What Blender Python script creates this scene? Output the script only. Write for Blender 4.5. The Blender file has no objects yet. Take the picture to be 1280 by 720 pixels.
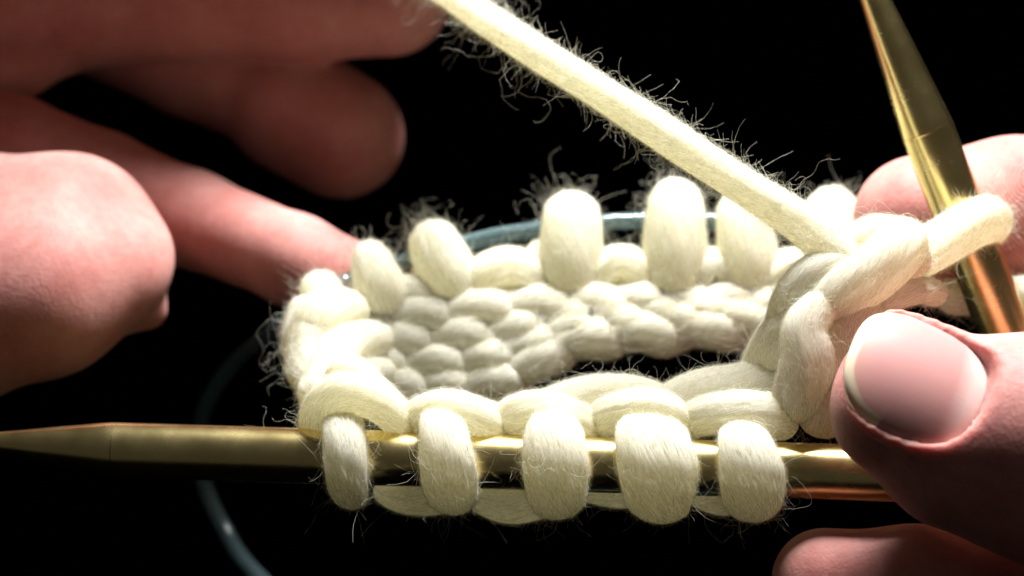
import bpy, math
import numpy as np
from mathutils import Vector

# ------------------------------------------------------------------ scale and camera frame
S = 0.01                       # everything below is written in centimetres, stored in metres
FPX = 3124.0                   # focal length in photo pixels (1280 wide)
TILT = math.radians(20.0)      # camera looks down by this much
CAM = np.array([0.0, 0.0, 36.0])
RIGHT = np.array([1.0, 0.0, 0.0])
FWD = np.array([0.0, math.cos(TILT), -math.sin(TILT)])
UP = np.array([0.0, math.sin(TILT), math.cos(TILT)])
rng = np.random.default_rng(7)

def P(px, py, d):
    """photo pixel at a distance d (cm) in front of the lens -> world point in cm"""
    return CAM + RIGHT * ((px - 640.0) / FPX * d) + UP * ((360.0 - py) / FPX * d) + FWD * d

def C3(x, y, d):
    return CAM + RIGHT * x + UP * y + FWD * d

scene = bpy.context.scene
scene.unit_settings.system = 'METRIC'
cam_data = bpy.data.cameras.new('camera')
cam = bpy.data.objects.new('camera', cam_data)
scene.collection.objects.link(cam)
cam.location = Vector(CAM * S)
cam.rotation_euler = (math.pi / 2 - TILT, 0, 0)
cam_data.sensor_width = 36.0
cam_data.lens = 36.0 * FPX / 1280.0
cam_data.clip_start = 0.02 * S * 10
cam_data.clip_end = 1000 * S
cam_data.dof.use_dof = True
cam_data.dof.focus_distance = 21.9 * S
LENS_RADIUS = 0.17 * S
cam_data.dof.aperture_fstop = cam_data.lens * 1e-3 / (2 * LENS_RADIUS)
scene.camera = cam

world = bpy.data.worlds.new('World')
scene.world = world
world.use_nodes = True
world.node_tree.nodes['Background'].inputs[0].default_value = (1.0, 0.93, 0.8, 1)
world.node_tree.nodes['Background'].inputs[1].default_value = 0.045

def lamp(name, loc, target, radius, power, color, cone):
    l = bpy.data.lights.new(name, 'SPOT')          # a shaded desk lamp: soft-edged cone
    l.shadow_soft_size = radius * S; l.energy = power; l.color = color
    l.spot_size = math.radians(cone); l.spot_blend = 1.0
    o = bpy.data.objects.new(name, l)
    scene.collection.objects.link(o)
    o.location = Vector(loc * S)
    o.rotation_euler = Vector((target - loc)).to_track_quat('-Z', 'Y').to_euler()
    return o
lamp('desk_lamp', C3(3.4, 17.0, 22.7), P(700, 440, 22.8), 3.3, 6.2, (1.0, 0.995, 0.975), 66)
scene.cycles.max_bounces = 10
scene.cycles.diffuse_bounces = 6
scene.cycles.transmission_bounces = 8
scene.cycles.transparent_max_bounces = 14

scene.view_settings.view_transform = 'Standard'
scene.view_settings.look = 'None'
scene.view_settings.exposure = 0.0
scene.view_settings.gamma = 1.0
scene.view_settings.use_curve_mapping = False

# ------------------------------------------------------------------ object helpers
def link(o, parent=None):
    scene.collection.objects.link(o)
    if parent is not None:
        o.parent = parent
        o.location = -parent.location if o.type == 'MESH' else o.location
    return o

def thing(name, label, cat, base, group=None):
    o = bpy.data.objects.new(name, None)
    o.empty_display_size = 0.01
    scene.collection.objects.link(o)
    o.location = Vector(np.asarray(base) * S)
    o['label'] = label; o['category'] = cat
    if group: o['group'] = group
    return o

def mesh_obj(name, verts, faces, mat, parent=None, smooth=True, uv=None):
    """verts in cm world; faces (n,4) or (n,3) array"""
    me = bpy.data.meshes.new(name)
    verts = np.asarray(verts, dtype=np.float64)
    faces = np.asarray(faces, dtype=np.int32)
    n, k = faces.shape
    off = np.zeros(3) if parent is None else np.array(parent.location)
    co = (verts * S - off).astype(np.float32)
    me.vertices.add(len(co)); me.vertices.foreach_set('co', co.ravel())
    me.loops.add(n * k); me.loops.foreach_set('vertex_index', faces.ravel())
    me.polygons.add(n)
    me.polygons.foreach_set('loop_start', np.arange(0, n * k, k, dtype=np.int32))
    me.polygons.foreach_set('loop_total', np.full(n, k, dtype=np.int32))
    if smooth:
        me.polygons.foreach_set('use_smooth', np.ones(n, dtype=bool))
    if uv is not None:
        lay = me.uv_layers.new(name='UVMap')
        lay.data.foreach_set('uv', np.asarray(uv, dtype=np.float32)[faces.ravel()].ravel())
    me.update(); me.validate()
    me.materials.append(mat)
    o = bpy.data.objects.new(name, me)
    scene.collection.objects.link(o)
    if parent is not None:
        o.parent = parent
    return o

def norm(v, axis=-1):
    return v / np.maximum(np.linalg.norm(v, axis=axis, keepdims=True), 1e-9)

def spline(pts, step):
    """Catmull-Rom through rows of pts (any number of columns, first 3 are position)"""
    pts = np.asarray(pts, dtype=float)
    p = np.vstack([2 * pts[0] - pts[1], pts, 2 * pts[-1] - pts[-2]])
    out = []
    for i in range(1, len(p) - 2):
        t = np.linspace(0, 1, 24, endpoint=False)[:, None]
        a, b, c, d = p[i - 1], p[i], p[i + 1], p[i + 2]
        out.append(0.5 * (2 * b + (c - a) * t + (2 * a - 5 * b + 4 * c - d) * t ** 2 + (3 * b - a - 3 * c + d) * t ** 3))
    out.append(p[-2][None]); out = np.vstack(out)
    s = np.concatenate([[0], np.cumsum(np.linalg.norm(np.diff(out[:, :3], axis=0), axis=1))])
    n = max(4, int(s[-1] / step))
    q = np.linspace(0, s[-1], n)
    return np.stack([np.interp(q, s, out[:, j]) for j in range(out.shape[1])], axis=1), q

def frames(pos, ref):
    t = norm(np.gradient(pos, axis=0))
    if ref is None:
        b = np.cross(t[0], [0.3, 0.5, 0.81]); b /= np.linalg.norm(b)
        B = []
        for k in range(len(t)):
            b = b - t[k] * np.dot(b, t[k]); b = b / max(np.linalg.norm(b), 1e-9); B.append(b)
        B = np.array(B)
    else:
        B = norm(ref - t * (t @ ref)[:, None])
    N = np.cross(t, B)
    return t, B, N

def tube(pos, rw, rh, q, sides, ref=None, bumpy=0.0, caps=True, seed=0):
    """returns verts, faces, uv. rw = half width along ref, rh = half thickness"""
    t, B, N = frames(pos, ref)
    n = len(pos)
    if caps:            # rounded ends
        rm = np.minimum(rw, rh)
        e = np.minimum(q, q[-1] - q)
        f = np.sqrt(np.clip(1 - (1 - np.clip(e / np.maximum(rm, 1e-6), 0, 1)) ** 2, 0.0004, 1))
        rw = rw * f; rh = rh * f
    th = np.linspace(0, 2 * np.pi, sides, endpoint=False)
    r = np.ones((n, sides))
    if bumpy > 0:
        g = np.random.default_rng(seed)
        for k in range(7):      # soft lumps and twisted fibre grooves
            r += bumpy * 0.8 * g.normal() * np.sin(g.integers(0, 3) * th[None] + q[:, None] * g.uniform(1.5, 7) + g.uniform(0, 6.3))
        for k in range(9):
            m = g.integers(4, 13)
            r += bumpy * 0.36 * g.normal() * np.sin(m * th[None] + q[:, None] * (2.0 * m * 0.35 + g.uniform(-2, 2)) + g.uniform(0, 6.3))
    V = pos[:, None] + (rw[:, None] * np.cos(th) * r)[..., None] * B[:, None] + (rh[:, None] * np.sin(th) * r)[..., None] * N[:, None]
    i = np.arange(n - 1)[:, None]; j = np.arange(sides)[None]
    a = i * sides + j; b = i * sides + (j + 1) % sides
    F = np.stack([a, b, b + sides, a + sides], axis=-1).reshape(-1, 4)
    uv = np.stack([np.broadcast_to(th / (2 * np.pi), (n, sides)), np.broadcast_to(q[:, None], (n, sides))], axis=-1).reshape(-1, 2)
    return V.reshape(-1, 3), F, uv

# ------------------------------------------------------------------ materials
def new_mat(name):
    m = bpy.data.materials.new(name); m.use_nodes = True
    nt = m.node_tree
    return m, nt, nt.nodes['Principled BSDF']

def nd(nt, typ, **kw):
    n = nt.nodes.new(typ)
    for k, v in kw.items(): setattr(n, k, v)
    return n

def ramp(nt, fac, stops):
    r = nd(nt, 'ShaderNodeValToRGB')
    el = r.color_ramp.elements
    while len(el) < len(stops): el.new(0.5)
    for e, (p, c) in zip(el, stops): e.position = p; e.color = (*c, 1)
    nt.links.new(fac, r.inputs[0]); return r.outputs[0]

def noise(nt, coord, scale, detail=4, rough=0.55):
    n = nd(nt, 'ShaderNodeTexNoise')
    n.inputs['Scale'].default_value = scale; n.inputs['Detail'].default_value = detail
    n.inputs['Roughness'].default_value = rough
    nt.links.new(coord, n.inputs['Vector']); return n.outputs['Fac']

def mat_yarn(shell=None):
    m, nt, b = new_mat('cream_wool' if shell is None else 'cream_wool_nap')
    L = nt.links.new
    uv = nd(nt, 'ShaderNodeUVMap'); tc = nd(nt, 'ShaderNodeTexCoord')
    sep = nd(nt, 'ShaderNodeSeparateXYZ'); L(uv.outputs[0], sep.inputs[0])
    tw = nd(nt, 'ShaderNodeMath', operation='MULTIPLY_ADD')       # fibres follow the twist
    L(sep.outputs[1], tw.inputs[0]); tw.inputs[1].default_value = 0.25; L(sep.outputs[0], tw.inputs[2])
    ang = nd(nt, 'ShaderNodeMath', operation='MULTIPLY'); L(tw.outputs[0], ang.inputs[0]); ang.inputs[1].default_value = 2 * math.pi
    co = nd(nt, 'ShaderNodeMath', operation='COSINE'); L(ang.outputs[0], co.inputs[0])
    si = nd(nt, 'ShaderNodeMath', operation='SINE'); L(ang.outputs[0], si.inputs[0])
    le = nd(nt, 'ShaderNodeMath', operation='MULTIPLY'); L(sep.outputs[1], le.inputs[0]); le.inputs[1].default_value = 0.16
    cmb = nd(nt, 'ShaderNodeCombineXYZ')
    L(co.outputs[0], cmb.inputs[0]); L(si.outputs[0], cmb.inputs[1]); L(le.outputs[0], cmb.inputs[2])
    fib = noise(nt, cmb.outputs[0], 9.0, 6, 0.7)
    soft = noise(nt, tc.outputs['Object'], 2.2 / S, 3)
    col = ramp(nt, fib, [(0.3, (0.925, 0.914, 0.85)), (0.7, (0.955, 0.949, 0.90))])
    col2 = ramp(nt, soft, [(0.3, (0.96, 0.94, 0.88)), (0.7, (1, 1, 1))])
    mx = nd(nt, 'ShaderNodeMixRGB', blend_type='MULTIPLY'); mx.inputs[0].default_value = 0.7
    L(col, mx.inputs[1]); L(col2, mx.inputs[2]); L(mx.outputs[0], b.inputs['Base Color'])
    b.inputs['Roughness'].default_value = 0.95
    b.inputs['Specular IOR Level'].default_value = 0.05
    tr = nd(nt, 'ShaderNodeBsdfTranslucent')            # light that has passed through wool comes out yellower
    my = nd(nt, 'ShaderNodeMixRGB', blend_type='MULTIPLY'); my.inputs[0].default_value = 1.0; my.inputs[2].default_value = (1.0, 0.978, 0.82, 1)
    L(mx.outputs[0], my.inputs[1]); L(my.outputs[0], tr.inputs[0])
    ms = nd(nt, 'ShaderNodeMixShader'); ms.inputs[0].default_value = 0.5
    L(b.outputs[0], ms.inputs[1]); L(tr.outputs[0], ms.inputs[2]); L(ms.outputs[0], nt.nodes['Material Output'].inputs[0])
    bp = nd(nt, 'ShaderNodeBump'); bp.inputs['Strength'].default_value = 0.25; bp.inputs['Distance'].default_value = 0.03 * S
    L(fib, bp.inputs['Height']); L(bp.outputs[0], b.inputs['Normal'])
    if shell is not None:                    # raised nap: only scattered fibres of this layer are there, the rest is air
        nz = nd(nt, 'ShaderNodeTexNoise'); nz.inputs['Scale'].default_value = 15.0 + 3 * shell; nz.inputs['Detail'].default_value = 3
        nz.inputs['Distortion'].default_value = 2.2
        st = nd(nt, 'ShaderNodeVectorMath', operation='MULTIPLY'); L(cmb.outputs[0], st.inputs[0]); st.inputs[1].default_value = (1, 1, 2.6); L(st.outputs[0], nz.inputs['Vector'])
        ms.inputs[0].default_value = 0.66
        al = nd(nt, 'ShaderNodeMapRange'); L(nz.outputs['Fac'], al.inputs[0])
        lo_ = (0.49, 0.57)[shell]
        al.inputs[1].default_value = lo_; al.inputs[2].default_value = lo_ + 0.16; al.inputs[3].default_value = 0; al.inputs[4].default_value = 0.8
        tp = nd(nt, 'ShaderNodeBsdfTransparent'); m2 = nd(nt, 'ShaderNodeMixShader')
        L(al.outputs[0], m2.inputs[0]); L(tp.outputs[0], m2.inputs[1]); L(ms.outputs[0], m2.inputs[2])
        L(m2.outputs[0], nt.nodes['Material Output'].inputs[0])
    return m

def mat_fibre():
    m, nt, b = new_mat('wool_fibre')
    b.inputs['Base Color'].default_value = (0.86, 0.84, 0.74, 1)
    b.inputs['Roughness'].default_value = 0.55
    b.inputs['Specular IOR Level'].default_value = 0.4
    b.inputs['Transmission Weight'].default_value = 0.0
    tr = nd(nt, 'ShaderNodeBsdfTranslucent'); tr.inputs[0].default_value = (0.86, 0.84, 0.72, 1)
    mx = nd(nt, 'ShaderNodeMixShader'); mx.inputs[0].default_value = 0.4
    nt.links.new(b.outputs[0], mx.inputs[1]); nt.links.new(tr.outputs[0], mx.inputs[2])
    nt.links.new(mx.outputs[0], nt.nodes['Material Output'].inputs[0])
    return m

def mat_brass(axis):
    m, nt, b = new_mat('gold_anodised_metal')
    L = nt.links.new
    tc = nd(nt, 'ShaderNodeTexCoord')
    uv = nd(nt, 'ShaderNodeUVMap')
    mp = nd(nt, 'ShaderNodeMapping'); mp.inputs['Scale'].default_value = (60, 1.2, 1)
    L(uv.outputs[0], mp.inputs[0])
    f = noise(nt, mp.outputs[0], 3.0, 4, 0.6)
    g = noise(nt, tc.outputs['Object'], 3.0 / S, 5, 0.6)
    L(ramp(nt, g, [(0.3, (0.72, 0.57, 0.24)), (0.7, (0.84, 0.69, 0.33))]), b.inputs['Base Color'])
    b.inputs['Metallic'].default_value = 1.0
    rr = nd(nt, 'ShaderNodeMapRange'); L(g, rr.inputs[0]); rr.inputs[3].default_value = 0.2; rr.inputs[4].default_value = 0.32
    L(rr.outputs[0], b.inputs['Roughness'])
    bp = nd(nt, 'ShaderNodeBump'); bp.inputs['Strength'].default_value = 0.12; bp.inputs['Distance'].default_value = 0.004 * S
    L(f, bp.inputs['Height']); L(bp.outputs[0], b.inputs['Normal'])
    return m

def mat_cable():
    m, nt, b = new_mat('pale_blue_plastic')
    b.inputs['Base Color'].default_value = (0.46, 0.68, 0.74, 1)
    b.inputs['Roughness'].default_value = 0.1
    b.inputs['Transmission Weight'].default_value = 0.87
    b.inputs['IOR'].default_value = 1.45
    return m

def mat_skin(name, print_at=None):
    m, nt, b = new_mat(name)
    L = nt.links.new
    tc = nd(nt, 'ShaderNodeTexCoord'); geo = nd(nt, 'ShaderNodeNewGeometry')
    pos = geo.outputs['Position']
    big = noise(nt, pos, 1.1 / S, 4, 0.6)
    col = ramp(nt, big, [(0.30, (0.47, 0.18, 0.16)), (0.5, (0.55, 0.25, 0.225)), (0.72, (0.63, 0.33, 0.295))])
    sp = noise(nt, pos, 9.0 / S, 3, 0.6)
    spc = ramp(nt, sp, [(0.35, (0.86, 0.76, 0.74)), (0.65, (1, 1, 1))])
    mx = nd(nt, 'ShaderNodeMixRGB', blend_type='MULTIPLY'); mx.inputs[0].default_value = 0.6
    L(col, mx.inputs[1]); L(spc, mx.inputs[2]); L(mx.outputs[0], b.inputs['Base Color'])
    b.inputs['Roughness'].default_value = 0.6
    b.inputs['Specular IOR Level'].default_value = 0.28
    b.inputs['Subsurface Weight'].default_value = 0.8
    b.inputs['Subsurface Radius'].default_value = (1.0, 0.32, 0.18)
    b.inputs['Subsurface Scale'].default_value = 0.16 * S
    v = nd(nt, 'ShaderNodeTexVoronoi'); v.inputs['Scale'].default_value = 28.0 / S
    L(pos, v.inputs['Vector'])
    fine = noise(nt, pos, 14.0 / S, 6, 0.7)
    ad = nd(nt, 'ShaderNodeMath', operation='MULTIPLY_ADD'); L(v.outputs[0], ad.inputs[0]); ad.inputs[1].default_value = 0.5; L(fine, ad.inputs[2])
    bp = nd(nt, 'ShaderNodeBump'); bp.inputs['Strength'].default_value = 0.45; bp.inputs['Distance'].default_value = 0.012 * S
    L(ad.outputs[0], bp.inputs['Height'])
    last = bp.outputs[0]
    if print_at is not None:                                  # papillary ridges of one fingertip
        sub = nd(nt, 'ShaderNodeVectorMath', operation='SUBTRACT'); L(pos, sub.inputs[0]); sub.inputs[1].default_value = Vector(print_at * S)
        ln = nd(nt, 'ShaderNodeVectorMath', operation='LENGTH'); L(sub.outputs[0], ln.inputs[0])
        wob = noise(nt, pos, 1.6 / S, 2)
        wa = nd(nt, 'ShaderNodeMath', operation='MULTIPLY_ADD'); L(wob, wa.inputs[0]); wa.inputs[1].default_value = 0.45 * S; L(ln.outputs['Value'], wa.inputs[2])
        fr = nd(nt, 'ShaderNodeMath', operation='MULTIPLY'); L(wa.outputs[0], fr.inputs[0]); fr.inputs[1].default_value = 2 * math.pi / (0.042 * S)
        sn = nd(nt, 'ShaderNodeMath', operation='SINE'); L(fr.outputs[0], sn.inputs[0])
        b2 = nd(nt, 'ShaderNodeBump'); b2.inputs['Strength'].default_value = 0.35; b2.inputs['Distance'].default_value = 0.008 * S
        mask = nd(nt, 'ShaderNodeMapRange'); L(ln.outputs['Value'], mask.inputs[0])
        mask.inputs[1].default_value = 1.1 * S; mask.inputs[2].default_value = 0.5 * S; mask.inputs[3].default_value = 0; mask.inputs[4].default_value = 1
        mm = nd(nt, 'ShaderNodeMath', operation='MULTIPLY'); L(sn.outputs[0], mm.inputs[0]); L(mask.outputs[0], mm.inputs[1])
        L(mm.outputs[0], b2.inputs['Height']); L(last, b2.inputs['Normal']); last = b2.outputs[0]
    L(last, b.inputs['Normal'])
    return m

def mat_nail():
    m, nt, b = new_mat('fingernail')
    L = nt.links.new
    uv = nd(nt, 'ShaderNodeUVMap'); sep = nd(nt, 'ShaderNodeSeparateXYZ'); L(uv.outputs[0], sep.inputs[0])
    # uv.x: 0 cuticle .. 1 free edge following the outline; uv.y across
    tc = nd(nt, 'ShaderNodeTexCoord')
    n1 = noise(nt, tc.outputs['Object'], 3.0 / S, 3)
    wb = nd(nt, 'ShaderNodeMath', operation='MULTIPLY_ADD'); L(n1, wb.inputs[0]); wb.inputs[1].default_value = 0.03; L(sep.outputs[0], wb.inputs[2])
    col = ramp(nt, wb.outputs[0], [(0.0, (0.74, 0.55, 0.52)), (0.14, (0.74, 0.53, 0.50)), (0.26, (0.60, 0.30, 0.285)), (0.80, (0.59, 0.285, 0.275)),
                                   (0.945, (0.62, 0.33, 0.29)), (0.962, (0.78, 0.66, 0.48)), (1.0, (0.80, 0.70, 0.52))])
    L(col, b.inputs['Base Color'])
    b.inputs['Roughness'].default_value = 0.4
    b.inputs['Specular IOR Level'].default_value = 0.4
    b.inputs['Subsurface Weight'].default_value = 0.6
    b.inputs['Subsurface Radius'].default_value = (1.0, 0.4, 0.3)
    b.inputs['Subsurface Scale'].default_value = 0.08 * S
    mp = nd(nt, 'ShaderNodeMapping'); mp.inputs['Scale'].default_value = (0.6, 22, 1); L(uv.outputs[0], mp.inputs[0])
    f = noise(nt, mp.outputs[0], 2.0, 3)
    bp = nd(nt, 'ShaderNodeBump'); bp.inputs['Strength'].default_value = 0.12; bp.inputs['Distance'].default_value = 0.006 * S
    L(f, bp.inputs['Height']); L(bp.outputs[0], b.inputs['Normal'])
    return m

def mat_backdrop():
    m, nt, b = new_mat('black_cloth')
    tc = nd(nt, 'ShaderNodeTexCoord')
    n = noise(nt, tc.outputs['Object'], 6.0 / S, 5)
    nt.links.new(ramp(nt, n, [(0.3, (0.0012, 0.0012, 0.0014)), (0.7, (0.0022, 0.0022, 0.0024))]), b.inputs['Base Color'])
    b.inputs['Roughness'].default_value = 1.0
    b.inputs['Specular IOR Level'].default_value = 0.0
    return m

M_YARN, M_FIBRE, M_BRASS, M_CABLE = mat_yarn(), mat_fibre(), mat_brass(0), mat_cable()
M_NAIL, M_BLACK = mat_nail(), mat_backdrop()
M_NAP = [mat_yarn(k) for k in range(2)]

# ------------------------------------------------------------------ setting: black cloth under and behind
def build_backdrop():
    prof = [(-60, 0), (30, 0), (60, 0), (76, 3), (88, 12), (94, 28), (96, 60), (96, 120)]
    pr, q = spline([(0, y, z) for y, z in prof], 4.0)
    xs = np.linspace(-120, 120, 61)
    V = np.array([[x, p[1] + 0.5 * math.sin(x * 0.11 + p[2] * .1), p[2] + 0.35 * math.sin(x * 0.13 + p[1] * 0.07)] for p in pr for x in xs])
    n, k = len(pr), len(xs)
    i = np.arange(n - 1)[:, None]; j = np.arange(k - 1)[None]; a = i * k + j
    F = np.stack([a, a + 1, a + k + 1, a + k], -1).reshape(-1, 4)
    o = mesh_obj('backdrop', V, F, M_BLACK)
    o['kind'] = 'structure'; o['label'] = 'plain black cloth backdrop behind and below the hands'
build_backdrop()

# ------------------------------------------------------------------ circular needle: two gold tips and a blue cable
def needle_y(x): return 562.5 + 0.0305 * (x - 147)
def needle_d(x): return 22.75 - 0.00055 * x
NR = 0.25
circ = thing('circular_knitting_needle', 'gold metal circular knitting needle with pale blue plastic cable, threaded through the cream knitting', 'knitting needle', P(640, 577, 22.4))

def lathe(name, axis_pts, radii, mat, parent, sides=40):
    pos, q = spline([np.append(p, r) for p, r in zip(axis_pts, radii)], 0.04)
    V, F, uv = tube(pos[:, :3], pos[:, 3], pos[:, 3], q, sides, caps=False)
    # close both ends
    c0, c1 = len(V), len(V) + 1
    n = len(pos)
    V = np.vstack([V, pos[0, :3], pos[-1, :3]]); uv = np.vstack([uv, [0, 0], [0, q[-1]]])
    j = np.arange(sides)
    F = np.vstack([F, np.stack([np.full(sides, c0), (j + 1) % sides, j, np.full(sides, c0)], -1)[:, [0, 1, 2, 2]]]) if False else F
    o = mesh_obj(name, V, F, mat, parent, uv=uv)
    return o

def line(p0, p1, ts):
    return [p0 + (p1 - p0) * t for t in ts]

# front needle (points left); shaft then tapered point
def np_(x): return P(x, needle_y(x), needle_d(x))
A, B = np_(146), np_(1330)
lathe('needle_shaft', line(A, B, [0, .2, .4, .6, .8, .97, 1.0]), [NR] * 6 + [0.16], M_BRASS, circ)
tipdir = norm(P(-95, 548, 22.85) - A)
tl = np.linalg.norm(P(-95, 548, 22.85) - A)
ax = [A - tipdir * 0.0, A + tipdir * 0.12, A + tipdir * tl * 0.3, A + tipdir * tl * 0.6, A + tipdir * tl * 0.9, A + tipdir * tl * 0.985, A + tipdir * tl]
lathe('needle_point', ax, [NR, NR * 0.965, NR * 0.73, NR * 0.42, NR * 0.15, NR * 0.07, 0.004], M_BRASS, circ)
# second needle (points up)
D2 = 23.6
A2, B2 = P(1160, 165, D2), P(1262, 430, D2 + 0.1)
lathe('needle_shaft', line(A2, A2 + (B2 - A2) * 3.2, [0, .2, .4, .6, .8, .97, 1.0]), [NR] * 6 + [0.16], M_BRASS, circ)
T2 = P(1027, -165, D2 - 0.1)
td = norm(T2 - A2); tl = np.linalg.norm(T2 - A2)
lathe('needle_point', [A2, A2 + td * 0.12, A2 + td * tl * .3, A2 + td * tl * .6, A2 + td * tl * .9, A2 + td * tl * .985, T2],
      [NR, NR * 0.97, NR * 0.75, NR * 0.46, NR * 0.17, NR * 0.08, 0.004], M_BRASS, circ)
for c_, t_ in ((A2, td),):                   # fine joint line where the upright needle starts to taper
    lathe('joint_ring', [c_ - t_ * .02, c_ - t_ * .008, c_ + t_ * .008, c_ + t_ * .02], [NR - .004, NR + .0015, NR + .0015, NR - .004], M_BRASS, circ)
# cable
B1end = np_(1330)
B2end = A2 + (B2 - A2) * 3.2
CAB = [B1end, P(1420, 610, 22.3), P(1490, 540, 23.3), P(1440, 440, 24.6), P(1300, 380, 25.6), P(1160, 330, 25.5), P(1060, 303, 25.3), P(980, 286, 25.25), P(890, 276, 25.2), P(770, 277, 25.2),
       P(650, 290, 25.2), P(590, 302, 25.2), P(510, 326, 25.1), P(450, 345, 25.0), P(405, 366, 24.9), P(352, 406, 25.4), P(290, 456, 26.8), P(253, 520, 28.0),
       P(252, 590, 28.5), P(278, 655, 28.5), P(325, 722, 28.0), P(470, 840, 26.5), P(800, 930, 23.6), P(1150, 950, 23.7), B2end + (B2 - A2) * 0.8, B2end]
cp, cq = spline(np.array(CAB), 0.06)
V, F, uv = tube(cp, np.full(len(cp), 0.084), np.full(len(cp), 0.084), cq, 20, caps=False)
mesh_obj('cable', V, F, M_CABLE, circ, uv=uv)

# ------------------------------------------------------------------ knitting
knit = thing('knitting', 'cream fluffy wool knitting in a ring of chunky loops on the gold needle', 'knitting', P(690, 640, 23.5))
STRANDS = []          # (pos, rw, rh, q, ref, fuzz weight) for the loose fibres

def yarn(name, pts, r, ref=None, flat=1.0, bumpy=0.03, fuzz=1.0, sides=30):
    """pts rows: world xyz; r scalar or list (cm)"""
    pts = np.array(pts, dtype=float)
    rr = np.full(len(pts), r) if np.isscalar(r) else np.array(r)
    pos, q = spline(np.hstack([pts, rr[:, None]]), 0.035)
    rad = pos[:, 3]; pos = pos[:, :3]
    V, F, uv = tube(pos, rad, rad * flat, q, sides, ref=ref, bumpy=bumpy, seed=len(STRANDS) + 3)
    uv[:, 1] += len(STRANDS) * 1.37
    Vs, Fs, Us, mi = [V], [F], [uv], [np.zeros(len(F), dtype=np.int32)]
    for k, ext in enumerate((0.012, 0.030)):          # the nap: thin layers of loose fibre over the strand
        V2, F2, u2 = tube(pos, rad + ext, rad * flat + ext, q, sides, ref=ref, bumpy=bumpy, seed=len(STRANDS) + 3)
        u2[:, 1] += len(STRANDS) * 1.37
        Fs.append(F2 + sum(len(v) for v in Vs)); Vs.append(V2); Us.append(u2); mi.append(np.full(len(F2), k + 1, dtype=np.int32))
    o = mesh_obj(name, np.vstack(Vs), np.vstack(Fs), M_YARN, knit, uv=np.vstack(Us))
    for m_ in M_NAP: o.data.materials.append(m_)
    o.data.polygons.foreach_set('material_index', np.concatenate(mi))
    STRANDS.append((pos, rad, rad * flat, q, ref, fuzz))
    return o

def PX(*rows): return [P(*r) for r in rows]

# --- five loops on the front needle
axis1 = norm(np_(1000) - np_(300))
def front_loop(xt, xb, w, th0=-110, th1=215, R=0.39, flat=0.5):
    pts = []
    for k, th in enumerate(np.linspace(th0, th1, 14)):
        f = np.clip((th + 20) / 200, -0.3, 1.2)
        x = xt + (xb - xt) * f
        c = np_(x); a = math.radians(th)
        pts.append(c + UP * math.cos(a) * R - FWD * math.sin(a) * R)
    rad = w / 2 / 140.0
    rr = rad * np.interp(np.linspace(th0, th1, 14), [-110, -20, 10, 50, 90, 130, 170, 215], [0.55, 0.56, 0.68, 0.9, 1.0, 0.94, 0.7, 0.5])
    yarn('stitch', pts, rr, ref=axis1, flat=flat * 58 / w + 0.2, fuzz=0.9)
front_loop(428, 440, 60, R=0.36)
front_loop(550, 568, 70)
front_loop(688, 697, 80)
front_loop(805, 826, 97)
front_loop(922, 942, 78, R=0.365)

# --- cast-on bumps over the front needle
yarn('cast_on_bump', PX((398, 548, 22.87), (402, 515, 22.52), (428, 492, 22.37), (468, 500, 22.37), (498, 525, 22.52), (520, 555, 22.82)), [.15, .18, .185, .175, .16, .12])
yarn('cast_on_bump', PX((498, 550, 22.82), (525, 520, 22.52), (562, 511, 22.42), (600, 525, 22.42), (632, 556, 22.72)), [.12, .16, .175, .17, .13])
yarn('cast_on_bump', PX((612, 556, 22.82), (640, 522, 22.52), (682, 513, 22.42), (718, 526, 22.42), (742, 558, 22.67)), [.12, .17, .185, .18, .14])
yarn('cast_on_bump', PX((730, 545, 22.77), (760, 520, 22.47), (805, 512, 22.32), (838, 522, 22.32), (858, 556, 22.62)), [.13, .17, .185, .18, .12])
yarn('cast_on_bump', PX((848, 548, 22.72), (872, 522, 22.42), (920, 516, 22.27), (962, 520, 22.27), (990, 540, 22.42)), [.13, .18, .195, .19, .14])
# --- inner ridge of the cast-on edge
yarn('cast_on_bump', PX((500, 535, 22.9), (540, 520, 22.8), (590, 520, 22.8), (640, 530, 22.9)), [.15, .17, .17, .14])
yarn('cast_on_bump', PX((628, 545, 22.85), (680, 512, 22.75), (740, 496, 22.75), (800, 497, 22.7), (850, 515, 22.75)), [.13, .17, .19, .18, .15])
yarn('cast_on_bump', PX((800, 520, 22.75), (850, 498, 22.65), (905, 487, 22.6), (955, 478, 22.6), (1000, 478, 22.6)), [.14, .19, .2, .2, .17])
yarn('cast_on_bump', PX((412, 500, 22.9), (424, 468, 22.75), (440, 462, 22.75), (462, 482, 22.8), (490, 515, 22.9)), [.12, .12, .125, .14, .13])
# --- backs of the stitches, seen under the needle
yarn('stitch_back', PX((470, 600, 23.0), (500, 618, 22.95), (540, 622, 22.9), (600, 610, 23.0)), .15, fuzz=.5)
yarn('stitch_back', PX((585, 606, 23.0), (625, 628, 22.95), (660, 630, 22.9), (720, 608, 23.0)), .17, fuzz=.5)
yarn('stitch_back', PX((720, 600, 22.9), (760, 612, 22.85), (800, 612, 22.85), (850, 600, 22.9)), .15, fuzz=.5)
yarn('stitch_back', PX((850, 600, 22.8), (890, 622, 22.75), (920, 622, 22.75), (960, 600, 22.8)), .14, fuzz=.5)

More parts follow.
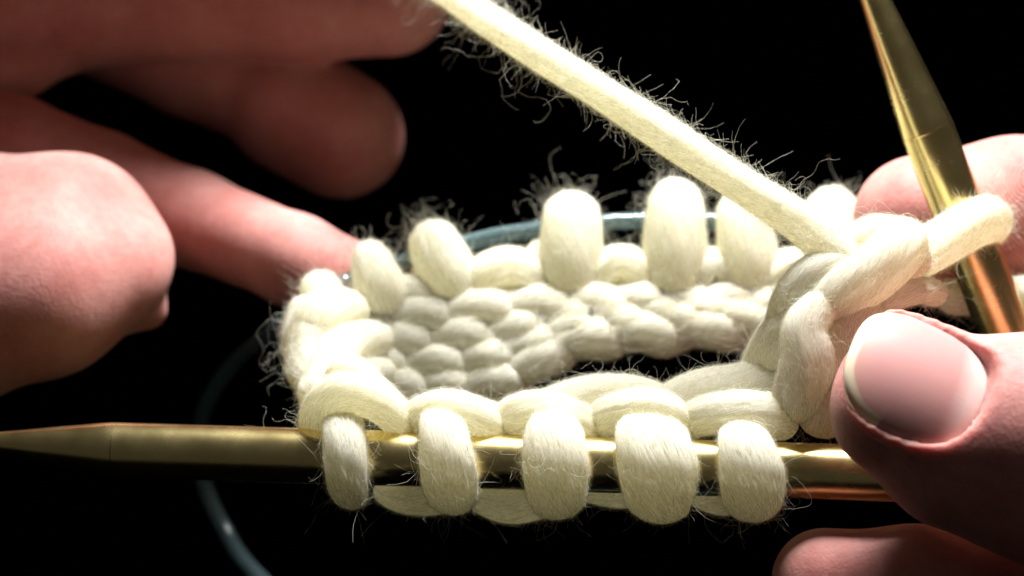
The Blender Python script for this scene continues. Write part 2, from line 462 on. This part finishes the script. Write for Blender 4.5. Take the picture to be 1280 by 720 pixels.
# --- loops on the cable at the back (each rises in front of the cable, passes over it, drops behind)
def back_loop(xb, yb, xt, yt, w, yc, dc=25.2, rtop=1.0, flat=0.92):
    r = w * 0.94 / 2 / (FPX / dc)
    rp = r * FPX / dc * flat
    g = 0.086 + r * flat * 0.97
    xm = xt + (xb - xt) * 0.45
    pts = PX((xb, yb + 14, dc - g + 0.2), (xm, (yb + yc) / 2 + 2, dc - g - 0.02), (xt * .8 + xm * .2, yc - 4, dc - g), (xt, (yt + rp) * 0.75 + yc * 0.25, dc - g * 0.62), (xt, yt + rp, dc),
             (xt, (yt + rp) * 0.6 + yc * 0.4, dc + g * 0.75), (xt * .9 + xb * .1, yc + 15, dc + g), (xb, yb - 10, dc + g * 0.9))
    yarn('stitch', pts, [r * 1.12, r * 1.08, r * .98, r * .88, r * .62 * rtop, r * .8, r * .9, r * .9], ref=RIGHT, flat=flat, fuzz=1.3)
back_loop(408, 400, 400, 336, 54, 366, 24.9)
back_loop(488, 385, 464, 292, 60, 342, 25.0)
back_loop(585, 375, 543, 264, 73, 318, 25.2)
back_loop(720, 375, 714, 229, 76, 281, 25.2)
back_loop(838, 385, 845, 211, 80, 276, 25.2)
back_loop(938, 385, 930, 230, 74, 280, 25.2)
back_loop(1030, 345, 1040, 219, 86, 297, 25.25)
# --- running threads between the back loops
def arc(name, *rows, r=.2, **k): return yarn(name, PX(*rows), r, **k)
arc('running_thread', (588, 405, 25.05), (604, 352, 24.85), (634, 338, 24.85), (664, 352, 24.85), (690, 405, 25.05), r=[.18, .2, .21, .2, .16])
arc('running_thread', (660, 395, 25.05), (670, 338, 24.9), (686, 318, 25.0), (705, 345, 25.05), r=[.16, .17, .17, .15])
arc('running_thread', (735, 405, 25.05), (752, 345, 24.85), (775, 329, 24.85), (800, 345, 24.85), (815, 405, 25.05), r=[.17, .19, .2, .19, .17])
arc('running_thread', (858, 405, 25.05), (872, 350, 24.85), (893, 333, 24.85), (915, 350, 24.85), (930, 405, 25.05), r=[.17, .19, .19, .19, .17])
arc('running_thread', (952, 405, 25.0), (965, 352, 24.8), (988, 336, 24.8), (1015, 346, 24.8), (1040, 395, 24.9), r=[.17, .19, .2, .19, .17])
arc('running_thread', (466, 420, 25.0), (486, 380, 24.8), (512, 365, 24.8), (540, 378, 24.82), (558, 415, 25.0), r=[.17, .19, .19, .19, .17])
# --- inside of the back wall: rows of purl bumps
def lerp_tab(x, tab):
    return float(np.interp(x, [t[0] for t in tab], [t[1] for t in tab]))
TOPY = [(430, 405), (520, 392), (620, 384), (760, 378), (900, 378), (1040, 372)]
BOTY = [(430, 470), (520, 484), (600, 480), (650, 462), (700, 430), (760, 418), (860, 412), (960, 405), (1040, 400)]
row_n = 4
for k in range(row_n):
    f = k / (row_n - 1)
    g = np.random.default_rng(40 + k)
    pts, rad = [], []
    ph = k * math.pi + g.uniform(-.4, .4)
    for xx in np.arange(428, 1050, 22.0):
        ph += 22.0 / (66 + 12 * math.sin(xx * .013 + k)) * 2 * math.pi
        y = lerp_tab(xx, TOPY) * (1 - f) + lerp_tab(xx, BOTY) * f
        pts.append(P(xx + 6 * math.cos(ph), y + 2 * (1 - f) + 4.2 * math.sin(ph), 24.78 - 0.1 * f - .02 * math.cos(ph * 1.0 + .6)))
        rad.append(.225 + .01 * math.sin(ph + 1))
    yarn('purl_row', pts, np.array(rad), fuzz=0.5, sides=24, bumpy=.012)
# --- left turn of the ring
arc('edge_stitch', (450, 385, 24.7), (412, 392, 24.2), (392, 420, 24.1), (384, 455, 23.9), (398, 488, 23.5), r=[.2, .24, .24, .22, .2])
arc('edge_stitch', (482, 424, 24.8), (448, 426, 24.35), (416, 450, 23.8), (404, 478, 23.5), (402, 505, 23.1), r=[.2, .22, .22, .21, .2])
arc('edge_stitch', (505, 474, 24.8), (466, 466, 24.5), (436, 466, 24.0), (420, 480, 23.5), (410, 510, 23.1), r=[.18, .2, .2, .2, .2])
arc('edge_stitch', (395, 372, 24.6), (386, 395, 24.5), (378, 425, 24.3), (380, 460, 24.1), r=[.2, .22, .21, .18])
# --- right turn: the twisted yarn gathered under the thumb
arc('edge_stitch', (955, 505, 22.8), (955, 470, 22.75), (975, 435, 22.65), (1000, 405, 22.5), (1040, 365, 22.4), (1085, 325, 22.45), r=[.2, .24, .26, .24, .25, .25])
arc('edge_stitch', (980, 520, 22.4), (1000, 490, 22.25), (1010, 450, 22.15), (1006, 415, 22.15), (1018, 392, 22.2), (1050, 375, 22.3), (1095, 365, 22.35), r=[.18, .24, .24, .21, .2, .2, .2])
arc('edge_stitch', (1010, 535, 22.5), (1040, 500, 22.3), (1056, 450, 22.3), (1066, 410, 22.3), (1100, 380, 22.35), r=.24)
arc('edge_stitch', (1010, 400, 22.35), (1050, 368, 22.25), (1092, 340, 22.2), (1125, 310, 22.3), (1130, 290, 22.6), r=[.2, .24, .25, .24, .2])
arc('edge_stitch', (975, 425, 22.75), (992, 378, 22.5), (1022, 345, 22.38), (1062, 336, 22.4), (1095, 350, 22.45), r=[.17, .2, .205, .2, .18])
arc('edge_stitch', (1050, 330, 22.6), (1080, 305, 22.5), (1110, 300, 22.45), (1135, 320, 22.5), (1140, 345, 22.6), r=[.2, .23, .23, .2, .17])
arc('edge_stitch', (1090, 375, 22.6), (1120, 366, 22.55), (1150, 362, 22.7), (1175, 370, 23.0), r=[.15, .14, .13, .12])
# --- first stitch on the second needle
arc('stitch', (1095, 350, 22.7), (1135, 328, 22.75), (1180, 302, 22.95), (1215, 281, 23.15), (1236, 275, 23.5), (1232, 285, 23.95), (1195, 300, 24.1), (1150, 318, 24.0), (1110, 340, 23.7),
    r=[.17, .2, .22, .235, .225, .2, .2, .2, .18], fuzz=1.3)
# --- yarn tail leaving to the right behind the thumb
arc('yarn_tail', (1175, 372, 24.1), (1215, 370, 24.25), (1262, 372, 24.1), (1320, 378, 24.0), (1420, 400, 24.2), r=[.18, .2, .2, .2, .2])
# --- working yarn, from the knitting up to the left hand
WORK = PX((420, -100, 27.3), (500, -48, 26.3), (560, -12, 25.0), (610, 20, 23.9), (700, 78, 23.1), (800, 142, 22.8), (900, 206, 22.6), (970, 254, 22.5), (1020, 291, 22.45), (1062, 324, 22.42), (1108, 362, 22.6))
WORK = [w_ - UP * (0.05 * math.sin(math.pi * k_ / 10) + 0.012 * math.sin(k_ * 2.3)) for k_, w_ in enumerate(WORK)]
yarn('working_yarn', WORK, [.14, .145, .15, .15, .152, .157, .163, .17, .18, .19, .2], bumpy=.014, fuzz=2.2)

# ------------------------------------------------------------------ loose fibres
def fibres(n, seg, length, lift, curl, rad, weight_pow=1.0, name='fuzz', jitter=0.5, top_bias=0.0, clump=0, wander=0.25):
    Ls = np.array([s[3][-1] * s[5] for s in STRANDS])
    cnt = rng.multinomial(n, Ls / Ls.sum())
    starts, dirs, rads = [], [], []
    for s, c in zip(STRANDS, cnt):
        if c == 0: continue
        pos, rw, rh, q, ref, fz = s
        t, B_, N_ = frames(pos, ref)
        idx = rng.integers(2, len(pos) - 2, c)
        th = rng.uniform(0, 2 * np.pi, c)
        if clump:
            kc = max(1, c // clump)
            ci, ct_ = rng.integers(2, len(pos) - 2, kc), rng.uniform(0, 2 * np.pi, kc)
            w_ = rng.integers(0, kc, c)
            idx = np.clip(ci[w_] + rng.normal(0, 3.5, c).astype(int), 2, len(pos) - 3); th = ct_[w_] + rng.normal(0, .35, c)
        off = B_[idx] * (rw[idx] * np.cos(th))[:, None] + N_[idx] * (rh[idx] * np.sin(th))[:, None]
        nrm = norm(off)
        starts.append(pos[idx] + off * 0.97)
        tg = t[idx] * rng.choice([-1, 1], c)[:, None]
        tgt = norm(tg + np.cross(nrm, tg) * rng.normal(0, .35, c)[:, None])
        lf = np.clip(rng.normal(lift, 0.15, c), 0.02, 1)[:, None]
        dirs.append(norm(tgt * (1 - lf) + nrm * lf + UP * top_bias))
    p = np.vstack(starts); d = np.vstack(dirs); N = len(p)
    ln = rng.gamma(2.5, length / 2.5, N); ln = np.clip(ln, length * .25, length * 3)
    step = (ln / seg)[:, None]
    mag = (curl * rng.uniform(0.15, 1.2, N))[:, None]
    om = norm(rng.normal(size=(N, 3))) * mag
    path = [p]
    for k in range(seg):
        d = norm(d + np.cross(om, d) * step + rng.normal(size=(N, 3)) * jitter * np.sqrt(step))
        om = norm(om + rng.normal(size=(N, 3)) * curl * wander) * mag
        p = p + d * step
        path.append(p)
    path = np.stack(path, 1)                           # N, seg+1, 3
    tan = norm(np.gradient(path, axis=1))
    r0 = norm(rng.normal(size=(N, 1, 3)))
    s1 = norm(np.cross(tan, r0)); s2 = np.cross(tan, s1)
    r = (rad * rng.uniform(0.6, 1.35, N))[:, None] * np.linspace(1.1, 0.55, seg + 1)[None]
    V = np.stack([path + (s1 * math.cos(a) + s2 * math.sin(a)) * r[..., None] for a in (0, 2.0944, 4.1888)], 2)   # N, seg+1, 3sides, 3
    base = (np.arange(N) * (seg + 1) * 3)[:, None, None]
    i = np.arange(seg)[None, :, None]; j = np.arange(3)[None, None]
    a = base + i * 3 + j; b = base + i * 3 + (j + 1) % 3
    F = np.stack([a, b, b + 3, a + 3], -1).reshape(-1, 4)
    o = mesh_obj(name, V.reshape(-1, 3), F, M_FIBRE, knit)
    o['kind'] = 'stuff'
    return o
fibres(14000, 6, 0.2, 0.15, 5.0, 0.00095, jitter=.3)                 # lying along the strands
fibres(30000, 4, 0.07, 0.42, 20.0, 0.001, jitter=1.4)              # short halo
fibres(2000, 34, 0.45, 0.42, 19.0, 0.0009, jitter=1.5, clump=6, wander=0.3)     # long curly hairs in tufts

# ------------------------------------------------------------------ hands: blended round-cone volumes turned into one surface
def round_cone(X, a, b, r1, r2):
    ba = b - a; l2 = ba @ ba; rr = r1 - r2; a2 = l2 - rr * rr; il2 = 1 / l2
    pa = X - a
    y = pa @ ba; z = y - l2
    w = pa * l2 - y[..., None] * ba
    x2 = np.einsum('...i,...i', w, w); y2 = y * y * l2; z2 = z * z * l2
    k = np.sign(rr) * rr * rr * x2
    c1 = np.sign(z) * a2 * z2 > k
    c2 = np.sign(y) * a2 * y2 < k
    o = (np.sqrt(np.maximum(x2 * a2 * il2, 0)) + y * rr) * il2 - r1
    o = np.where(c2, np.sqrt(x2 + y2) * il2 - r1, o)
    o = np.where(c1, np.sqrt(x2 + z2) * il2 - r2, o)
    return o

def smin(a, b, k):
    h = np.clip(0.5 + 0.5 * (b - a) / k, 0, 1)
    return b * (1 - h) + a * h - k * h * (1 - h)

def volume_mesh(groups, h, post=None):
    """groups: list of (k_join, [ (a, b, r1, r2, k), ... ]); returns verts, quads"""
    allp = [(p[0], p[2]) for g in groups for p in g[1]] + [(p[1], p[3]) for g in groups for p in g[1]]
    lo = np.min([a - r for a, r in allp], 0) - 0.3; hi = np.max([a + r for a, r in allp], 0) + 0.3
    n = np.ceil((hi - lo) / h).astype(int) + 1
    gx, gy, gz = [lo[i] + np.arange(n[i]) * h for i in range(3)]
    F = np.full(n, 5.0, dtype=np.float32)
    mg = 0.7
    for kj, prims in groups:
        G = np.full(n, 5.0, dtype=np.float32)
        for a, b, r1, r2, k in prims:
            l = np.minimum(a - r1, b - r2) - mg; u = np.maximum(a + r1, b + r2) + mg
            i0 = np.clip(np.floor((l - lo) / h).astype(int), 0, n); i1 = np.clip(np.ceil((u - lo) / h).astype(int) + 1, 0, n)
            sl = tuple(slice(i0[c], i1[c]) for c in range(3))
            X = np.stack(np.meshgrid(gx[sl[0]], gy[sl[1]], gz[sl[2]], indexing='ij'), -1)
            G[sl] = smin(G[sl], round_cone(X, a, b, r1, r2), k)
        F = smin(F, G, kj)
    if post is not None: F = post(F, gx, gy, gz)
    # soft irregularity of flesh
    wob = (np.sin(gx * 3.1 + 1)[:, None, None] * np.sin(gy * 2.7)[None, :, None] * np.sin(gz * 3.3 + 2)[None, None]).astype(np.float32)
    F = F + 0.018 * wob
    # surface nets
    neg = F < 0
    c = [slice(0, -1), slice(1, None)]
    cnt = np.zeros(n - 1, dtype=np.int8)
    for i in (0, 1):
        for j in (0, 1):
            for k in (0, 1): cnt += neg[c[i], c[j], c[k]]
    act = (cnt > 0) & (cnt < 8)
    ids = np.full(act.shape, -1, dtype=np.int64); I = np.argwhere(act); ids[act] = np.arange(len(I))
    cor = np.array([[i, j, k] for i in (0, 1) for j in (0, 1) for k in (0, 1)])
    vals = np.stack([F[I[:, 0] + o[0], I[:, 1] + o[1], I[:, 2] + o[2]] for o in cor], 1)
    acc = np.zeros((len(I), 3)); num = np.zeros(len(I))
    for p in range(8):
        for q in range(p + 1, 8):
            if np.abs(cor[p] - cor[q]).sum() != 1: continue
            va, vb = vals[:, p], vals[:, q]
            m = (va < 0) != (vb < 0)
            t = np.where(m, va / np.where(m, va - vb, 1), 0)
            acc += m[:, None] * (cor[p] + t[:, None] * (cor[q] - cor[p])); num += m
    V = lo + (I + acc / num[:, None]) * h
    quads = []
    for ax_ in range(3):
        s0 = [slice(1, -1)] * 3; s1 = [slice(1, -1)] * 3
        s0[ax_] = slice(0, -1); s1[ax_] = slice(1, None)
        a, b = neg[tuple(s0)], neg[tuple(s1)]
        E = np.argwhere(a != b)
        flip = a[tuple(E.T)]
        E = E + 1; E[:, ax_] -= 1
        u, v = (ax_ + 1) % 3, (ax_ + 2) % 3
        def cell(du, dv):
            e = E.copy(); e[:, u] -= du; e[:, v] -= dv
            return ids[tuple(e.T)]
        Q = np.stack([cell(1, 1), cell(0, 1), cell(0, 0), cell(1, 0)], 1)
        Q[~flip] = Q[~flip][:, ::-1]
        quads.append(Q)
    Q = np.vstack(quads); Q = Q[(Q >= 0).all(1)]
    return V, Q

def chain(rows, k=0.12):
    """rows (px, py, d, r) -> list of round cones"""
    pts = [(P(x, y, d), r) for x, y, d, r in rows]
    return [(pts[i][0], pts[i + 1][0], pts[i][1], pts[i + 1][1], k) for i in range(len(pts) - 1)]

def relax(V, Q, it=2):
    E = np.vstack([Q[:, [0, 1]], Q[:, [1, 2]], Q[:, [2, 3]], Q[:, [3, 0]]])
    for _ in range(it):
        acc = np.zeros_like(V); num = np.zeros(len(V))
        np.add.at(acc, E[:, 0], V[E[:, 1]]); np.add.at(num, E[:, 0], 1)
        np.add.at(acc, E[:, 1], V[E[:, 0]]); np.add.at(num, E[:, 1], 1)
        V = V * 0.5 + 0.5 * acc / np.maximum(num, 1)[:, None]
    return V

def nail(parent, c, a, n, hl, hw, Rw, bend=0.12, thick=0.035, sq=2.5):
    """nail plate; c centre of its top, a towards the free edge, n outward normal"""
    a = norm(a); n = norm(n - a * (a @ n)); s = np.cross(n, a)
    nr, nt_ = 16, 64
    V, UV = [], []
    for lvl in (0, 1):
        for i in range(nr + 1):
            rho = i / nr
            for j in range(nt_):
                th = 2 * math.pi * j / nt_
                ct, st = math.cos(th), math.sin(th)
                e = 2.0 / sq
                uu = math.copysign(abs(ct) ** e, ct) * rho; vv = math.copysign(abs(st) ** e, st) * rho
                ph = vv * hw / Rw
                edge = max(0, rho - 0.9) / 0.1
                h = -bend * (uu * hl) ** 2 - edge ** 2 * 0.012 - lvl * thick
                V.append(c + a * (uu * hl) + s * (Rw * math.sin(ph)) + n * (Rw * (math.cos(ph) - 1) + h))
                free = rho if ct > 0.0 else 0.0
                u_ = 0.5 + 0.5 * uu
                if uu > 0.0: u_ = max(u_, min(0.5 + 0.5 * rho, 1.0) if ct > 0.12 else u_)
                UV.append((u_, 0.5 + 0.5 * vv))
    V = np.array(V); UV = np.array(UV)
    F = []
    st_ = (nr + 1) * nt_
    for i in range(nr):
        for j in range(nt_):
            q = [i * nt_ + j, (i + 1) * nt_ + j, (i + 1) * nt_ + (j + 1) % nt_, i * nt_ + (j + 1) % nt_]
            F.append(q); F.append([x + st_ for x in q[::-1]])
    for j in range(nt_):
        k = nr * nt_
        F.append([k + j, k + j + st_, k + (j + 1) % nt_ + st_, k + (j + 1) % nt_])
    return mesh_obj('fingernail', V, np.array(F), M_NAIL, parent, uv=UV)

# --- right hand: thumb pressing the needle, index behind, middle finger below
TH_A = norm(P(1072, 428, 21.2) - P(1228, 500, 21.15))                 # towards the thumb's tip
TH_N = norm(-FWD * 0.82 + UP * 0.57 - RIGHT * 0.0)
TH_N = norm(TH_N - TH_A * (TH_A @ TH_N)); TH_S = np.cross(TH_N, TH_A)
NC = P(1152, 461, 20.62)                                              # centre of the nail
def nail_edge(u, v, hl, hw, Rw, drop, bend=.12):
    ph = v * hw / Rw
    return NC + TH_A * (u * hl) + TH_S * (Rw * math.sin(ph)) + TH_N * (Rw * (math.cos(ph) - 1) - bend * (u * hl) ** 2 - drop)
HL, HW, RW = 0.60, 0.62, 1.0
fold = []
ths = np.linspace(math.radians(48), math.radians(312), 26)
for i in range(len(ths) - 1):
    ab = []
    for t in (ths[i], ths[i + 1]):
        ct, st = math.cos(t), math.sin(t); e = 2 / 2.5
        u = math.copysign(abs(ct) ** e, ct); v = math.copysign(abs(st) ** e, st)
        ab.append(nail_edge(u * 1.05, v * 1.05, HL, HW, RW, 0.03, .2))
    fr_ = 0.052 * min(1.0, 0.25 + min(i, len(ths) - 2 - i) / 6)
    fold.append((ab[0], ab[1], fr_, fr_, 0.09))
thumb = []
for so, ro in ((.14, .53), (-.16, .55)):
    c0 = NC - TH_N * 0.585
    p0, p1 = c0 + TH_A * .0 + TH_S * so, c0 - TH_A * .62 + TH_S * so - TH_N * 0.05
    thumb += [(p0, p1, ro, ro + .12, .2), (p1, P(1300, 560, 21.2), ro + .12, .90, .2)]
thumb += chain([(1300, 560, 21.2, .92), (1420, 620, 21.3, .98), (1560, 660, 21.8, 1.15), (1700, 640, 22.6, 1.5)], .2)
thumb += chain([(1130, 510, 21.38, .46), (1195, 552, 21.35, .56)], .25)
thumb += fold
index = chain([(1152, 278, 24.62, .67), (1270, 268, 24.75, .74), (1420, 270, 24.9, .78), (1580, 330, 24.8, .85), (1720, 480, 24.2, 1.2)], .2)
middle = chain([(1034, 730, 22.2, .5), (1140, 742, 22.2, .58), (1330, 775, 22.5, .72), (1500, 720, 24.0, .85), (1700, 620, 23.6, 1.2)], .2)
palm = chain([(1720, 560, 22.8, 1.6), (1760, 480, 24.2, 1.3), (1900, 620, 23.6, 2.0), (2050, 700, 23.4, 2.2)], .5)
def cut_nailbed(F, gx, gy, gz):
    ext = 1.0
    c = NC; h = gx[1] - gx[0]
    sl = []
    for g, cc in zip((gx, gy, gz), c):
        sl.append(slice(max(0, int((cc - ext - g[0]) / h)), min(len(g), int((cc + ext - g[0]) / h) + 1)))
    X = np.stack(np.meshgrid(gx[sl[0]], gy[sl[1]], gz[sl[2]], indexing='ij'), -1) - c
    u = X @ TH_A / HL; s = X @ TH_S; w = X @ TH_N
    v = np.arcsin(np.clip(s / RW, -1, 1)) * RW / HW
    top = RW * (np.cos(v * HW / RW) - 1) - 0.2 * (u * HL) ** 2
    rho = (np.abs(u) ** 2.5 + np.abs(v) ** 2.5) ** 0.4
    above = w - (top - 0.03)                    # >0 above the nail bed
    inside = (rho - 0.985) * 0.6
    cut = np.maximum(-above, inside)            # <0 inside the region to clear
    sub = F[tuple(sl)]
    F[tuple(sl)] = np.where(rho < 1.35, -smin(-sub, cut, 0.03), sub)
    return F
right = thing('hand', 'right hand with thumbnail facing the viewer, pinching the knitting and gold needle', 'hand', P(1720, 560, 23), 'the knitter\'s two hands')
M_SKIN_R = mat_skin('skin_of_right_hand', P(1345, 230, 24.0))
V, Q = volume_mesh([(0.03, thumb), (0.03, index), (0.03, middle), (0.5, palm)], 0.042, cut_nailbed)
mesh_obj('skin', relax(V, Q, 2), Q, M_SKIN_R, right)
nail(right, NC, TH_A, TH_N, HL, HW, RW, bend=.2)

# --- left hand: bent thumb, little finger steadying the ring, two fingers, unseen index added above to carry the yarn and shade them
lthumb = chain([(152, 318, 25.4, .52), (84, 306, 25.5, .89), (-60, 326, 25.6, 1.1), (-330, 330, 25.6, 1.2)], .25)
lthumb += chain([(140, 345, 25.0, .48), (50, 366, 24.8, .77), (-100, 400, 24.8, .93), (-330, 400, 25.2, 1.2)], .4)
lthumb += chain([(132, 384, 25.4, .31), (184, 388, 25.5, .21)], .16)
llittle = chain([(452, 362, 25.5, .44), (370, 326, 25.9, .465), (240, 274, 26.6, .505), (130, 228, 26.9, .53), (10, 186, 26.9, .57), (-200, 160, 26.6, .7), (-420, 160, 26.2, 1.0)], .15)
lmid = chain([(488, -4, 27.6, .66), (380, -8, 27.7, .74), (250, -14, 27.8, .77), (100, -10, 27.8, .80), (-80, 0, 27.6, .84), (-400, 40, 27, 1.0)], .2)
lring = chain([(426, 170, 28.3, .72), (362, 132, 28.4, .74)], .15) + chain([(345, 120, 28.5, .63), (235, 72, 28.6, .66), (100, 10, 28.6, .70), (-100, 0, 28.2, .8), (-400, 60, 27.6, 1.0)], .08)
lindex_shade = chain([(560, -110, 26.9, .66), (470, -122, 26.6, .8), (330, -140, 26.3, .95), (130, -150, 26.2, 1.0), (-150, -150, 26.2, 1.05), (-420, 0, 26.6, 1.2)], .2)  # index out of view, placed and thickened to block light from the fingers below
web = chain([(100, 56, 27.9, .28), (20, 84, 27.4, .32), (-120, 100, 26.8, .5)], .2)
lpalm = chain([(-470, 60, 26.6, 1.4), (-500, 240, 25.8, 1.5), (-640, 180, 26.2, 2.0), (-800, 260, 26.2, 2.2)], .4)
left = thing('hand', 'left hand with bent thumb and red shadowed fingers carrying the cream yarn', 'hand', P(-480, 160, 26.2), 'the knitter\'s two hands')
M_SKIN_L = mat_skin('skin_of_left_hand')
V, Q = volume_mesh([(0.03, lthumb), (0.03, llittle), (0.03, lmid), (0.03, lring), (0.03, lindex_shade), (0.1, web), (0.3, lpalm)], 0.05)
mesh_obj('skin', relax(V, Q, 3), Q, M_SKIN_L, left)
